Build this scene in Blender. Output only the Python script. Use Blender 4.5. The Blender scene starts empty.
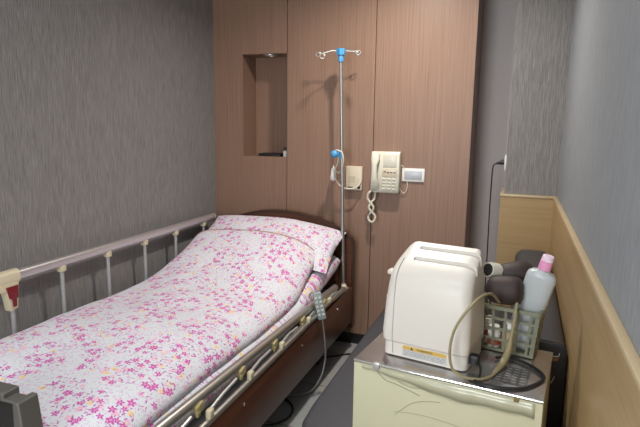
import bpy, bmesh, math, random
from mathutils import Vector, Matrix, noise, Euler
PI = math.pi
SC = bpy.context.scene
COL = SC.collection
random.seed(7)

# ------------------------------------------------------------------ materials
def nmat(name):
    m = bpy.data.materials.new(name); m.use_nodes = True
    nt = m.node_tree
    return m, nt, nt.nodes['Principled BSDF']

def link(nt, a, b): nt.links.new(a, b)

def N(nt, typ, **kw):
    n = nt.nodes.new(typ)
    for k, v in kw.items():
        setattr(n, k, v)
    return n

def math_n(nt, op, a, b=None, c=None):
    n = N(nt, 'ShaderNodeMath', operation=op)
    for i, x in enumerate((a, b, c)):
        if x is None: continue
        if isinstance(x, (int, float)): n.inputs[i].default_value = x
        else: link(nt, x, n.inputs[i])
    return n.outputs[0]

def plain(name, col, rough=.5, metal=0., var=.06, nscale=30., bump=0., bscale=200., coat=0., trans=0., spec=.5):
    """procedural material: base colour with a little noise variation in colour and roughness"""
    m, nt, b = nmat(name)
    tc = N(nt, 'ShaderNodeTexCoord')
    nz = N(nt, 'ShaderNodeTexNoise'); nz.inputs['Scale'].default_value = nscale; nz.inputs['Detail'].default_value = 4
    link(nt, tc.outputs['Object'], nz.inputs['Vector'])
    mx = N(nt, 'ShaderNodeMix', data_type='RGBA')
    lo = [max(0, c*(1-var)) for c in col]; hi = [min(1, c*(1+var)) for c in col]
    mx.inputs[6].default_value = (*lo, 1); mx.inputs[7].default_value = (*hi, 1)
    link(nt, nz.outputs['Fac'], mx.inputs[0]); link(nt, mx.outputs[2], b.inputs['Base Color'])
    b.inputs['Roughness'].default_value = rough; b.inputs['Metallic'].default_value = metal
    b.inputs['Specular IOR Level'].default_value = spec
    if coat: b.inputs['Coat Weight'].default_value = coat; b.inputs['Coat Roughness'].default_value = .12
    if trans: b.inputs['Transmission Weight'].default_value = trans
    if bump:
        n2 = N(nt, 'ShaderNodeTexNoise'); n2.inputs['Scale'].default_value = bscale; n2.inputs['Detail'].default_value = 3
        link(nt, tc.outputs['Object'], n2.inputs['Vector'])
        bp = N(nt, 'ShaderNodeBump'); bp.inputs['Strength'].default_value = bump; bp.inputs['Distance'].default_value = .002
        link(nt, n2.outputs['Fac'], bp.inputs['Height']); link(nt, bp.outputs[0], b.inputs['Normal'])
    return m

def streak(name, cols, sx, sz, rough=.6, bump=.3, dist=.004, coat=0., axis='Z', detail=5, contrast=(.3, .7), spec=.4):
    """material with long streaks along one axis (wood grain, grasscloth wallpaper)"""
    m, nt, b = nmat(name)
    tc = N(nt, 'ShaderNodeTexCoord'); mp = N(nt, 'ShaderNodeMapping')
    s = [sx, sx, sx]; s['XYZ'.index(axis)] = sz
    mp.inputs['Scale'].default_value = s
    link(nt, tc.outputs['Object'], mp.inputs['Vector'])
    nz = N(nt, 'ShaderNodeTexNoise'); nz.inputs['Scale'].default_value = 1; nz.inputs['Detail'].default_value = detail
    nz.inputs['Roughness'].default_value = .6; nz.inputs['Distortion'].default_value = .4
    link(nt, mp.outputs[0], nz.inputs['Vector'])
    cr = N(nt, 'ShaderNodeValToRGB')
    cr.color_ramp.elements[0].position = contrast[0]; cr.color_ramp.elements[0].color = (*cols[0], 1)
    cr.color_ramp.elements[1].position = contrast[1]; cr.color_ramp.elements[1].color = (*cols[-1], 1)
    if len(cols) > 2:
        e = cr.color_ramp.elements.new(.5*(contrast[0]+contrast[1])); e.color = (*cols[1], 1)
    link(nt, nz.outputs['Fac'], cr.inputs[0]); link(nt, cr.outputs[0], b.inputs['Base Color'])
    bp = N(nt, 'ShaderNodeBump'); bp.inputs['Strength'].default_value = bump; bp.inputs['Distance'].default_value = dist
    link(nt, nz.outputs['Fac'], bp.inputs['Height']); link(nt, bp.outputs[0], b.inputs['Normal'])
    b.inputs['Roughness'].default_value = rough; b.inputs['Specular IOR Level'].default_value = spec
    if coat: b.inputs['Coat Weight'].default_value = coat; b.inputs['Coat Roughness'].default_value = .2
    return m

def floral(name, base=(.70, .71, .75)):
    """printed cotton: magenta, pink and yellow blossoms with grey-lilac leaves on white"""
    m, nt, b = nmat(name)
    tc = N(nt, 'ShaderNodeTexCoord')
    # slight warp so that the blossoms are not mechanical
    wn = N(nt, 'ShaderNodeTexNoise', noise_dimensions='2D'); wn.inputs['Scale'].default_value = 40
    link(nt, tc.outputs['UV'], wn.inputs['Vector'])
    vm = N(nt, 'ShaderNodeVectorMath', operation='MULTIPLY_ADD')
    vm.inputs[1].default_value = (.006, .006, 0); link(nt, wn.outputs['Color'], vm.inputs[0]); link(nt, tc.outputs['UV'], vm.inputs[2])
    uv = vm.outputs[0]
    cn = N(nt, 'ShaderNodeTexNoise', noise_dimensions='2D'); cn.inputs['Scale'].default_value = 9.5; cn.inputs['Detail'].default_value = 1
    link(nt, uv, cn.inputs['Vector'])
    cluster = cn.outputs['Fac']
    cur = None
    def layer(cell, R, petals, lobes, thr, col, off, clus=None, center=None, stretch=1.):
        nonlocal cur
        mp = N(nt, 'ShaderNodeMapping'); mp.inputs['Scale'].default_value = (1/cell, 1/cell, 1); mp.inputs['Location'].default_value = (off, off*1.7, 0)
        link(nt, uv, mp.inputs['Vector'])
        vo = N(nt, 'ShaderNodeTexVoronoi', voronoi_dimensions='2D', feature='F1'); vo.inputs['Scale'].default_value = 1; vo.inputs['Randomness'].default_value = .85
        link(nt, mp.outputs[0], vo.inputs['Vector'])
        d = N(nt, 'ShaderNodeVectorMath', operation='SUBTRACT'); link(nt, mp.outputs[0], d.inputs[0]); link(nt, vo.outputs['Position'], d.inputs[1])
        sc = N(nt, 'ShaderNodeSeparateColor'); link(nt, vo.outputs['Color'], sc.inputs[0])
        ang0 = math_n(nt, 'MULTIPLY', sc.outputs[1], 6.283)
        rt = N(nt, 'ShaderNodeVectorRotate', rotation_type='Z_AXIS'); link(nt, d.outputs[0], rt.inputs['Vector']); link(nt, ang0, rt.inputs['Angle'])
        sp = N(nt, 'ShaderNodeSeparateXYZ'); link(nt, rt.outputs[0], sp.inputs[0])
        ys = math_n(nt, 'MULTIPLY', sp.outputs[1], stretch)
        r = math_n(nt, 'SQRT', math_n(nt, 'ADD', math_n(nt, 'MULTIPLY', sp.outputs[0], sp.outputs[0]), math_n(nt, 'MULTIPLY', ys, ys)))
        th = math_n(nt, 'ARCTAN2', sp.outputs[1], sp.outputs[0])
        pet = math_n(nt, 'MULTIPLY_ADD', math_n(nt, 'COSINE', math_n(nt, 'MULTIPLY', th, petals)), lobes, 1-lobes)
        size = math_n(nt, 'MULTIPLY_ADD', sc.outputs[2], .45*R/cell, .75*R/cell)
        rad = math_n(nt, 'MULTIPLY', pet, size)
        mask = math_n(nt, 'LESS_THAN', r, rad)
        pres = math_n(nt, 'GREATER_THAN', sc.outputs[0], thr)
        mask = math_n(nt, 'MULTIPLY', mask, pres)
        if clus is not None:
            mask = math_n(nt, 'MULTIPLY', mask, math_n(nt, 'GREATER_THAN', cluster, clus))
        # two tones of the colour
        c2 = N(nt, 'ShaderNodeMix', data_type='RGBA'); c2.inputs[6].default_value = (*col[0], 1); c2.inputs[7].default_value = (*col[1], 1)
        link(nt, math_n(nt, 'DIVIDE', r, size), c2.inputs[0])
        mx = N(nt, 'ShaderNodeMix', data_type='RGBA')
        if cur is None: mx.inputs[6].default_value = (*base, 1)
        else: link(nt, cur, mx.inputs[6])
        link(nt, c2.outputs[2], mx.inputs[7]); link(nt, mask, mx.inputs[0]); cur = mx.outputs[2]
        if center:
            cm = math_n(nt, 'MULTIPLY', mask, math_n(nt, 'LESS_THAN', r, math_n(nt, 'MULTIPLY', size, .28)))
            mx = N(nt, 'ShaderNodeMix', data_type='RGBA'); link(nt, cur, mx.inputs[6]); mx.inputs[7].default_value = (*center, 1)
            link(nt, cm, mx.inputs[0]); cur = mx.outputs[2]
    layer(.014, .0060, 2, .35, .28, ((.56, .52, .63), (.63, .60, .69)), 3.1, stretch=1.6)
    layer(.020, .0072, 3, .3, .50, ((.64, .40, .60), (.72, .54, .70)), 11.3, stretch=1.3)
    layer(.042, .0125, 5, .22, .50, ((.80, .36, .58), (.80, .50, .68)), 7.7, clus=.40, center=(.8, .7, .4))
    layer(.060, .0115, 5, .18, .50, ((.80, .52, .24), (.84, .70, .42)), 17.9, clus=.40)
    layer(.017, .0062, 2, .3, .42, ((.40, .10, .36), (.52, .22, .48)), 29.3, clus=.45, stretch=1.5)
    layer(.038, .0150, 5, .28, .40, ((.52, .05, .33), (.60, .14, .48)), 23.3, clus=.43, center=(.72, .30, .45))
    link(nt, cur, b.inputs['Base Color'])
    b.inputs['Roughness'].default_value = .85; b.inputs['Specular IOR Level'].default_value = .2
    b.inputs['Sheen Weight'].default_value = .15
    n2 = N(nt, 'ShaderNodeTexNoise'); n2.inputs['Scale'].default_value = 22; n2.inputs['Detail'].default_value = 4
    link(nt, tc.outputs['Object'], n2.inputs['Vector'])
    bp = N(nt, 'ShaderNodeBump'); bp.inputs['Strength'].default_value = .25; bp.inputs['Distance'].default_value = .012
    link(nt, n2.outputs['Fac'], bp.inputs['Height']); link(nt, bp.outputs[0], b.inputs['Normal'])
    return m

M = {}
M['paper'] = streak('grey_grasscloth', ((.160, .151, .145), (.224, .213, .205), (.302, .288, .278)), 340, 13, rough=.8, bump=.6, dist=.004, contrast=(.33, .67), spec=.25)
M['paper_cool_lit'] = streak('grey_grasscloth_cool_lit', ((.195, .208, .222), (.255, .270, .286), (.325, .342, .360)), 340, 13, rough=.8, bump=.5, dist=.004, contrast=(.33, .67), spec=.25)  # same grey grasscloth, bluish light on the right wall put into the colour
M['wood'] = streak('brown_laminate', ((.205, .118, .078), (.262, .156, .107), (.308, .187, .131)), 300, 2.2, rough=.42, bump=.05, dist=.001, contrast=(.3, .7))
M['wainscot'] = streak('pale_oak_laminate', ((.345, .228, .108), (.40, .276, .136), (.435, .305, .16)), 45, 1.4, rough=.4, bump=.04, dist=.001, axis='Y', contrast=(.3, .7))
M['wainscot_x'] = streak('pale_oak_laminate_across', ((.345, .228, .108), (.40, .276, .136), (.435, .305, .16)), 45, 1.4, rough=.4, bump=.04, dist=.001, axis='X', contrast=(.3, .7))
M['trimwood'] = plain('pale_oak_trim', (.50, .385, .23), .4, var=.05)
M['door'] = plain('mauve_grey_door', (.66, .59, .575), .5, var=.03)
M['black'] = plain('black_plastic', (.012, .012, .013), .45)
M['gap'] = plain('dark_gap', (.02, .014, .012), .8)
M['ceiling'] = plain('white_ceiling', (.75, .74, .72), .9, bump=.1)
M['headwood'] = streak('dark_bed_wood', ((.070, .027, .014), (.098, .039, .020), (.12, .05, .026)), 60, 2.5, rough=.32, bump=.04, dist=.001, axis='X', contrast=(.3, .7))
M['headedge'] = plain('dark_edge_band', (.045, .018, .010), .35)
M['sidewood'] = streak('bed_side_wood', ((.078, .029, .015), (.105, .040, .021), (.125, .048, .026)), 60, 2.5, rough=.35, bump=.04, dist=.001, axis='Y', contrast=(.3, .7))
M['alu'] = plain('anodised_aluminium', (.60, .57, .57), .38, metal=.75, var=.04)
M['steel'] = plain('bright_steel_tube', (.62, .61, .57), .33, metal=.95, var=.05)
M['polesteel'] = plain('satin_steel_pole', (.46, .46, .45), .36, metal=.9, var=.04)
M['post'] = plain('grey_enamel_post', (.42, .42, .41), .4, metal=.4)
M['cream'] = plain('cream_plastic', (.62, .55, .38), .4)
M['olive'] = plain('olive_yellow_plastic', (.36, .30, .14), .45)
M['red'] = plain('dark_red_plastic', (.17, .008, .014), .35)
M['floral'] = floral('floral_cotton')
M['piping'] = plain('tan_piping', (.40, .24, .20), .8)
M['blue'] = plain('sky_blue_plastic', (.085, .34, .64), .35)
M['ivory'] = plain('ivory_phone_plastic', (.69, .66, .55), .38)
M['ivory2'] = plain('ivory_panel_plastic', (.64, .56, .42), .4)
M['white'] = plain('white_plastic', (.78, .77, .74), .35)
M['cordwhite'] = plain('off_white_cord', (.66, .63, .55), .5)
M['greykey'] = plain('blue_grey_rocker', (.47, .49, .53), .3)
M['darkmark'] = plain('dark_print', (.04, .035, .035), .6)
M['sofa'] = plain('charcoal_vinyl', (.050, .052, .061), .5, bump=.25, bscale=350, var=.12, nscale=60)
M['sofadark'] = plain('black_vinyl', (.010, .009, .011), .5, var=.1)
M['tear'] = plain('torn_brown_backing', (.20, .09, .035), .8)
M['scratch'] = plain('white_scratch', (.6, .58, .58), .7)
M['applfront'] = plain('cream_enamel', (.58, .56, .385), .35, var=.04, nscale=8)
M['appltop'] = plain('brushed_steel_top', (.50, .485, .475), .24, metal=.85, var=.15, nscale=14)
M['chrome'] = plain('polished_trim', (.85, .85, .84), .12, metal=1.)
M['film'] = plain('pale_film', (.47, .46, .32), .22, var=.05, nscale=40)
M['filmline'] = plain('film_crease', (.33, .33, .22), .4)
M['rust'] = plain('brown_stain', (.22, .15, .06), .7)
M['toaster'] = plain('warm_white_toaster', (.70, .66, .595), .4, var=.015, coat=0)
M['slot'] = plain('toaster_slot', (.10, .095, .09), .7)
M['yellow'] = plain('yellow_sticker', (.62, .41, .09), .5)
M['paperlabel'] = plain('pale_sticker', (.55, .56, .55), .5)
M['basket'] = plain('sage_plastic', (.20, .205, .14), .4)
M['dryer'] = plain('dark_brown_plastic', (.034, .020, .018), .62)
M['cordolive'] = plain('olive_beige_cord', (.30, .255, .14), .5)
M['bottle'] = plain('milky_plastic', (.60, .64, .65), .3, trans=.25, var=.02)
M['pink'] = plain('pink_cap', (.86, .36, .58), .35)
M['palepink'] = plain('pale_pink_cap_top', (.86, .66, .78), .35)
M['remote'] = plain('grey_green_plastic', (.30, .34, .325), .45)
M['remotekey'] = plain('pale_keys', (.55, .60, .56), .45)
M['greycord'] = plain('grey_cord', (.25, .25, .24), .5)
M['taupe'] = plain('taupe_plastic', (.10, .093, .082), .5)
M['taupedark'] = plain('dark_recess', (.012, .010, .009), .7)
M['orange'] = plain('dull_red_label', (.38, .09, .05), .5)
M['tan'] = plain('tan_jar', (.45, .33, .19), .5)

def floor_mat():
    m, nt, b = nmat('dark_stone_tile')
    tc = N(nt, 'ShaderNodeTexCoord')
    br = N(nt, 'ShaderNodeTexBrick'); br.offset = 0; br.inputs['Scale'].default_value = 1
    br.inputs['Brick Width'].default_value = .45; br.inputs['Row Height'].default_value = .45; br.inputs['Mortar Size'].default_value = .003
    br.inputs['Color1'].default_value = (.42, .42, .41, 1); br.inputs['Color2'].default_value = (.39, .39, .38, 1); br.inputs['Mortar'].default_value = (.15, .05, .05, 1)
    link(nt, tc.outputs['Object'], br.inputs['Vector'])
    nz = N(nt, 'ShaderNodeTexNoise'); nz.inputs['Scale'].default_value = 12; nz.inputs['Detail'].default_value = 6
    link(nt, tc.outputs['Object'], nz.inputs['Vector'])
    mx = N(nt, 'ShaderNodeMix', data_type='RGBA', blend_type='MULTIPLY'); mx.inputs[0].default_value = .35
    link(nt, br.outputs[0], mx.inputs[6]); link(nt, nz.outputs['Color'], mx.inputs[7]); link(nt, mx.outputs[2], b.inputs['Base Color'])
    b.inputs['Roughness'].default_value = .38
    return m
M['floor'] = floor_mat()

def emit(name, col, s):
    m, nt, b = nmat(name)
    b.inputs['Emission Color'].default_value = (*col, 1); b.inputs['Emission Strength'].default_value = s
    b.inputs['Base Color'].default_value = (.8, .8, .8, 1)
    return m
M['lamp'] = emit('lamp_diffuser', (1, .95, .88), 3)

# ------------------------------------------------------------------ mesh helpers
class MB:
    def __init__(s): s.bm = bmesh.new()
    def _merge(s, b2, mtx=None):
        if mtx is not None: bmesh.ops.transform(b2, matrix=mtx, verts=b2.verts[:])
        me = bpy.data.meshes.new('t'); b2.to_mesh(me); b2.free(); s.bm.from_mesh(me); bpy.data.meshes.remove(me); return s
    def box(s, c, size, bev=0., seg=2, rot=None, taper=None):
        b = bmesh.new(); bmesh.ops.create_cube(b, size=1)
        for v in b.verts:
            v.co = Vector((v.co.x*size[0], v.co.y*size[1], v.co.z*size[2]))
            if taper and v.co.z > 0: v.co.x *= taper[0]; v.co.y *= taper[1]
        if bev: bmesh.ops.bevel(b, geom=b.edges[:], offset=bev, segments=seg, profile=.5, affect='EDGES')
        m = Matrix.Translation(c)
        if rot: m = m @ Euler(rot).to_matrix().to_4x4()
        return s._merge(b, m)
    def bb(s, lo, hi, bev=0., seg=2):
        return s.box([(a+b)/2 for a, b in zip(lo, hi)], [abs(b-a) for a, b in zip(lo, hi)], bev, seg)
    def cyl(s, a, b_, r, r2=None, n=20, bev=0.):
        a = Vector(a); b_ = Vector(b_); d = b_-a
        b = bmesh.new(); bmesh.ops.create_cone(b, cap_ends=True, segments=n, radius1=r, radius2=r if r2 is None else r2, depth=d.length)
        if bev: bmesh.ops.bevel(b, geom=[e for e in b.edges if len([f for f in e.link_faces if len(f.verts) > 4]) == 1], offset=bev, segments=2, profile=.5, affect='EDGES')
        q = d.to_track_quat('Z', 'Y')
        return s._merge(b, Matrix.Translation((a+b_)/2) @ q.to_matrix().to_4x4())
    def sph(s, c, r, sc=(1, 1, 1), u=20, v=12):
        b = bmesh.new(); bmesh.ops.create_uvsphere(b, u_segments=u, v_segments=v, radius=r)
        return s._merge(b, Matrix.Translation(c) @ Matrix.Diagonal((*sc, 1)))
    def tube(s, pts, r, n=8, caps=True, radii=None):
        pts = [Vector(p) for p in pts]
        T = []
        for i in range(len(pts)):
            t = pts[min(i+1, len(pts)-1)]-pts[max(i-1, 0)]
            T.append(t.normalized() if t.length > 1e-9 else Vector((0, 0, 1)))
        up = Vector((0, 0, 1)) if abs(T[0].z) < .9 else Vector((1, 0, 0))
        nrm = (up - T[0]*up.dot(T[0])).normalized()
        rings = []
        for i, p in enumerate(pts):
            nrm = nrm - T[i]*nrm.dot(T[i]); nrm.normalize(); bn = T[i].cross(nrm)
            rr = radii[i] if radii else r
            rings.append([s.bm.verts.new(p + nrm*rr*math.cos(2*PI*k/n) + bn*rr*math.sin(2*PI*k/n)) for k in range(n)])
        for A, B in zip(rings, rings[1:]):
            for k in range(n): s.bm.faces.new((A[k], A[(k+1) % n], B[(k+1) % n], B[k]))
        if caps: s.bm.faces.new(rings[0][::-1]); s.bm.faces.new(rings[-1])
        return s
    def lathe(s, prof, mtx=None, n=28, sx=1., sy=1.):
        b = bmesh.new(); rings = []
        for r, z in prof:
            rings.append([b.verts.new((r*sx*math.cos(2*PI*k/n), r*sy*math.sin(2*PI*k/n), z)) for k in range(n)])
        for A, B in zip(rings, rings[1:]):
            for k in range(n): b.faces.new((A[k], A[(k+1) % n], B[(k+1) % n], B[k]))
        b.faces.new(rings[0][::-1]); b.faces.new(rings[-1])
        return s._merge(b, mtx)
    def prism(s, poly, axis, lo, hi, bev=0., seg=2):
        """2D polygon (two other axes in order) extruded along axis"""
        b = bmesh.new()
        def mk(p, h):
            l = list(p); l.insert(axis, h); return b.verts.new(l)
        A = [mk(p, lo) for p in poly]; B = [mk(p, hi) for p in poly]
        b.faces.new(A); b.faces.new(B[::-1])
        n = len(poly)
        for k in range(n): b.faces.new((A[k], B[k], B[(k+1) % n], A[(k+1) % n]))
        bmesh.ops.recalc_face_normals(b, faces=b.faces[:])
        if bev: bmesh.ops.bevel(b, geom=[e for e in b.edges if any(len(f.verts) == n for f in e.link_faces)], offset=bev, segments=seg, profile=.5, affect='EDGES')
        return s._merge(b)
    def loft(s, rings, caps=True):
        R = [[s.bm.verts.new(p) for p in r] for r in rings]; n = len(R[0])
        for A, B in zip(R, R[1:]):
            for k in range(n): s.bm.faces.new((A[k], A[(k+1) % n], B[(k+1) % n], B[k]))
        if caps: s.bm.faces.new(R[0][::-1]); s.bm.faces.new(R[-1])
        return s
    def build(s, name, mat, parent=None, world=False, smooth=True, angle=38):
        bmesh.ops.recalc_face_normals(s.bm, faces=s.bm.faces[:])
        me = bpy.data.meshes.new(name)
        if world and parent is not None:
            W = Matrix.Identity(4); p = parent
            while p is not None: W = p.matrix_basis @ W; p = p.parent
            bmesh.ops.transform(s.bm, matrix=W.inverted(), verts=s.bm.verts[:])
        s.bm.to_mesh(me); s.bm.free()
        me.materials.append(mat)
        o = bpy.data.objects.new(name, me); COL.objects.link(o); o.parent = parent
        if smooth:
            me.shade_smooth()
            for e in me.edges: pass
            try: me.set_sharp_from_angle(angle=math.radians(angle))
            except Exception: pass
        return o

def catmull(P, k=10, closed=False):
    P = [Vector(p) for p in P]; out = []
    n = len(P)
    for i in range(n-1):
        p0 = P[max(i-1, 0)]; p1 = P[i]; p2 = P[i+1]; p3 = P[min(i+2, n-1)]
        for j in range(k):
            t = j/k
            out.append(.5*((2*p1)+(p2-p0)*t+(2*p0-5*p1+4*p2-p3)*t*t+(3*p1-p0-3*p2+p3)*t**3))
    out.append(P[-1]); return out

def rrect(w, h, r, n=6, cx=0, cy=0):
    out = []
    for (sx, sy, a0) in ((1, 1, 0), (-1, 1, PI/2), (-1, -1, PI), (1, -1, 1.5*PI)):
        for k in range(n+1):
            a = a0+PI/2*k/n
            out.append((cx+sx*(w/2-r)+r*math.cos(a), cy+sy*(h/2-r)+r*math.sin(a)))
    return out

def tag(o, label, cat, group=None):
    o['label'] = label; o['category'] = cat
    if group: o['group'] = group
    return o
def thing(name, label, cat, loc=(0, 0, 0), rotz=0, group=None):
    o = bpy.data.objects.new(name, None); COL.objects.link(o); o.location = loc; o.rotation_euler = (0, 0, rotz)
    o.empty_display_size = .05
    return tag(o, label, cat, group)
def struct(o): o['kind'] = 'structure'; return o
def lab(o, l): o['label'] = l; return o
def boolean(o, cutter_mb):
    c = cutter_mb.build('cut', M['black'], smooth=False)
    if o.parent: c.parent = o.parent
    md = o.modifiers.new('b', 'BOOLEAN'); md.object = c; md.operation = 'DIFFERENCE'; md.solver = 'EXACT'
    bpy.context.view_layer.update()
    dg = bpy.context.evaluated_depsgraph_get(); me = bpy.data.meshes.new_from_object(o.evaluated_get(dg))
    o.modifiers.clear(); old = o.data; o.data = me; bpy.data.meshes.remove(old)
    bpy.data.objects.remove(c)
    me.shade_smooth()
    me.set_sharp_from_angle(angle=math.radians(38))
def lettering(name, text, size, mat, parent, mtx):
    cu = bpy.data.curves.new(name, 'FONT'); cu.body = text; cu.size = size; cu.extrude = .0002; cu.align_x = 'CENTER'; cu.align_y = 'CENTER'
    t = bpy.data.objects.new('tmp', cu); COL.objects.link(t); bpy.context.view_layer.update()
    me = bpy.data.meshes.new_from_object(t.evaluated_get(bpy.context.evaluated_depsgraph_get()))
    bpy.data.objects.remove(t)
    me.transform(mtx); me.materials.clear(); me.materials.append(mat)
    o = bpy.data.objects.new(name, me); COL.objects.link(o); o.parent = parent
    return o

# ------------------------------------------------------------------ the room
XL, XR, YB, YF, ZC = -1.998, .227, 3.328, -1.7, 2.55
struct(MB().bb((XL-.1, YF-.1, -.08), (XR+.1, 3.95, 0)).build('floor', M['floor'], smooth=False))
struct(MB().bb((XL-.1, YF-.1, ZC), (XR+.1, 3.95, ZC+.08)).build('ceiling', M['ceiling'], smooth=False))
struct(MB().bb((XL-.1, YF-.1, 0), (XL, 3.95, ZC)).build('wall_left', M['paper'], smooth=False))
struct(MB().bb((XR, YF-.1, 0), (XR+.1, YB+.0, ZC)).build('wall_right', M['paper_cool_lit'], smooth=False))
struct(MB().bb((XL, YF-.1, 0), (XR, YF, ZC)).build('wall_front', M['ceiling'], smooth=False))
# back wall: three laminate boards with a niche in the left one, narrow dark joints between
g = .0022
w = MB()
xa, xb, xc, xd = XL, -1.451, -.860, -.268
nx0, nz0, nz1, nd = -1.778, 1.246, 1.921, .20
w.bb((xa, YB, .08), (nx0, YB+.02, ZC)); w.bb((nx0, YB, .08), (xb-g, YB+.02, nz0)); w.bb((nx0, YB, nz1), (xb-g, YB+.02, ZC))
w.bb((xb+g, YB, .08), (xc-g, YB+.02, ZC)); w.bb((xc+g, YB, .08), (xd, YB+.02, ZC))
w.bb((xd-.02, YB+.02, 0), (xd, YB+.5, ZC))
# niche lining
w.bb((nx0-.02, YB+.02, nz0-.02), (nx0, YB+nd, nz1+.02)); w.bb((xb-.012, YB+.02, nz0-.02), (xb+.008, YB+nd, nz1+.02))
w.bb((nx0, YB+.02, nz0-.02), (xb-.012, YB+nd, nz0)); w.bb((nx0, YB+.02, nz1), (xb-.012, YB+nd, nz1+.02)); w.bb((nx0-.02, YB+nd, nz0-.02), (xb+.008, YB+nd+.02, nz1+.02))
struct(w.build('wall_back', M['wood'], smooth=False))
w = MB().bb((xb+.010, YB+.03, .0), (xd-.02, YB+.06, ZC)).bb((xb-.01, YB+.021, .08), (xb+.009, YB+.024, nz0-.03)).bb((xb-.01, YB+.021, nz1+.03), (xb+.009, YB+.024, ZC))
struct(w.build('trim_1', M['gap'], smooth=False))
struct(MB().bb((XL, YB+.015, 0), (xd, YB+.028, .08)).build('baseboard_back', M['black'], smooth=False))
# recess with mauve-grey door beside the boards
struct(MB().bb((xd-.02, 3.76, 0), (.0, 3.80, ZC)).build('door_1', M['door'], smooth=False))
# short wallpapered return wall
struct(MB().bb((-.060, YB, 1.078), (XR, 3.95, ZC)).bb((-.060, YB, 0), (XR, 3.95, 1.078)).build('wall_back_right', M['paper'], smooth=False))
ww = MB().bb((-.078, YB-.018, 0), (XR-.018, YB, 1.066)).bb((-.078, YB, 0), (-.060, YB+.40, 1.066))
struct(ww.build('wainscot_back', M['wainscot_x'], smooth=False))
struct(MB().bb((XR-.018, YF, 0), (XR, YB, 1.066)).build('wainscot_right', M['wainscot'], smooth=False))
struct(MB().bb((XR-.022, YF, 1.066), (XR, YB-.022, 1.081), .003).build('trim_2', M['trimwood']))
struct(MB().bb((-.082, YB-.022, 1.066), (XR, YB, 1.081), .003).bb((-.082, YB, 1.066), (-.060, YB+.40, 1.081), .003).build('trim_3', M['trimwood']))

# ceiling lamps (a downlight by the bed, and an added fill panel)
def ceiling_lamp(x, y, label, power, col, rad):
    t = thing('ceiling_downlight', label, 'ceiling light', (x, y, ZC))
    MB().lathe([(.075, -.001), (.095, -.001), (.095, -.008), (.075, -.012), (.075, -.001)]).build('ring', M['white'], t)
    MB().cyl((0, 0, -.006), (0, 0, -.003), .072).build('diffuser', M['lamp'], t)
    l = bpy.data.lights.new('downlight', 'AREA'); l.shape = 'DISK'; l.size = rad*2; l.energy = power; l.color = col; l.spread = math.radians(152)
    o = bpy.data.objects.new('downlight', l); COL.objects.link(o); o.location = (x, y, ZC-.02)
ceiling_lamp(-.62, 2.60, 'round white ceiling downlight above the bedside, nearest the wood wall', 22, (1, .94, .86), .045)
t = thing('added_fill_panel', 'added square white ceiling panel for fill light, out of view', 'ceiling light', (-.55, .10, ZC))  # unseen panel, added only to supply fill light
MB().bb((-.32, -.32, -.02), (.32, .32, -.001), .003).build('frame', M['white'], t)
MB().bb((-.29, -.29, -.024), (.29, .29, -.0195)).build('diffuser', M['lamp'], t)
l = bpy.data.lights.new('panel', 'AREA'); l.shape = 'SQUARE'; l.size = .58; l.energy = 20; l.color = (.90, .95, 1)
o = bpy.data.objects.new('panel', l); COL.objects.link(o); o.location = (-.55, .10, ZC-.03)

# added window in the unseen wall behind the camera, for soft fill light
wx, wz, ww_, wh_ = -.95, 1.50, 1.0, 1.2
wf = MB()
for sx in (-1, 1): wf.bb((wx+sx*ww_/2-.03, YF, wz-wh_/2-.03), (wx+sx*ww_/2+.03, YF+.04, wz+wh_/2+.03), .003)
for sz in (-1, 1): wf.bb((wx-ww_/2, YF, wz+sz*wh_/2-.03), (wx+ww_/2, YF+.04, wz+sz*wh_/2+.03), .003)
wf.bb((wx-.02, YF, wz-wh_/2), (wx+.02, YF+.03, wz+wh_/2))
wf = struct(wf.build('added_window_1', M['white'], smooth=False))
MB().bb((wx-ww_/2, YF+.002, wz-wh_/2), (wx+ww_/2, YF+.010, wz+wh_/2)).build('pane', M['lamp'], wf)
l = bpy.data.lights.new('window_fill', 'AREA'); l.shape = 'RECTANGLE'; l.size = ww_; l.size_y = wh_; l.energy = 42; l.color = (.88, .94, 1)
o = bpy.data.objects.new('window_fill', l); COL.objects.link(o); o.location = (wx, YF+.05, wz); o.rotation_euler = (PI/2, 0, 0)

# niche downlight, unlit
t = thing('niche_spotlight', 'small round unlit spotlight in the roof of the wall niche', 'spotlight', (-1.60, 3.395, nz1))
MB().lathe([(.026, -.001), (.045, -.001), (.044, -.007), (.028, -.010), (.026, -.001)]).build('rim', M['alu'], t)
MB().lathe([(.001, -.004), (.026, -.004), (.026, -.001), (.001, -.001)]).build('lens', M['greycord'], t)
# things in the niche
t = thing('tray', 'flat black tray lying on the niche shelf', 'tray', (-1.60, 3.415, nz0))
MB().box((0, 0, .006), (.165, .10, .012), .004).build('base', M['black'], t)
r_ = MB()
r_.bb((-.082, -.05, .011), (.082, -.044, .018)); r_.bb((-.082, .044, .011), (.082, .05, .018)); r_.bb((-.082, -.044, .011), (-.076, .044, .018)); r_.bb((.076, -.044, .011), (.082, .044, .018))
r_.build('rim', M['black'], t)
t = thing('small_bottle', 'small white bottle with a dark cap at the right end of the niche shelf', 'bottle', (-1.482, 3.375, nz0))
MB().lathe([(.014, 0), (.016, .003), (.016, .034), (.010, .040), (.009, .042)]).build('body', M['white'], t)
MB().lathe([(.011, .0425), (.011, .060), (.009, .063)]).build('cap', M['black'], t)

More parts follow.
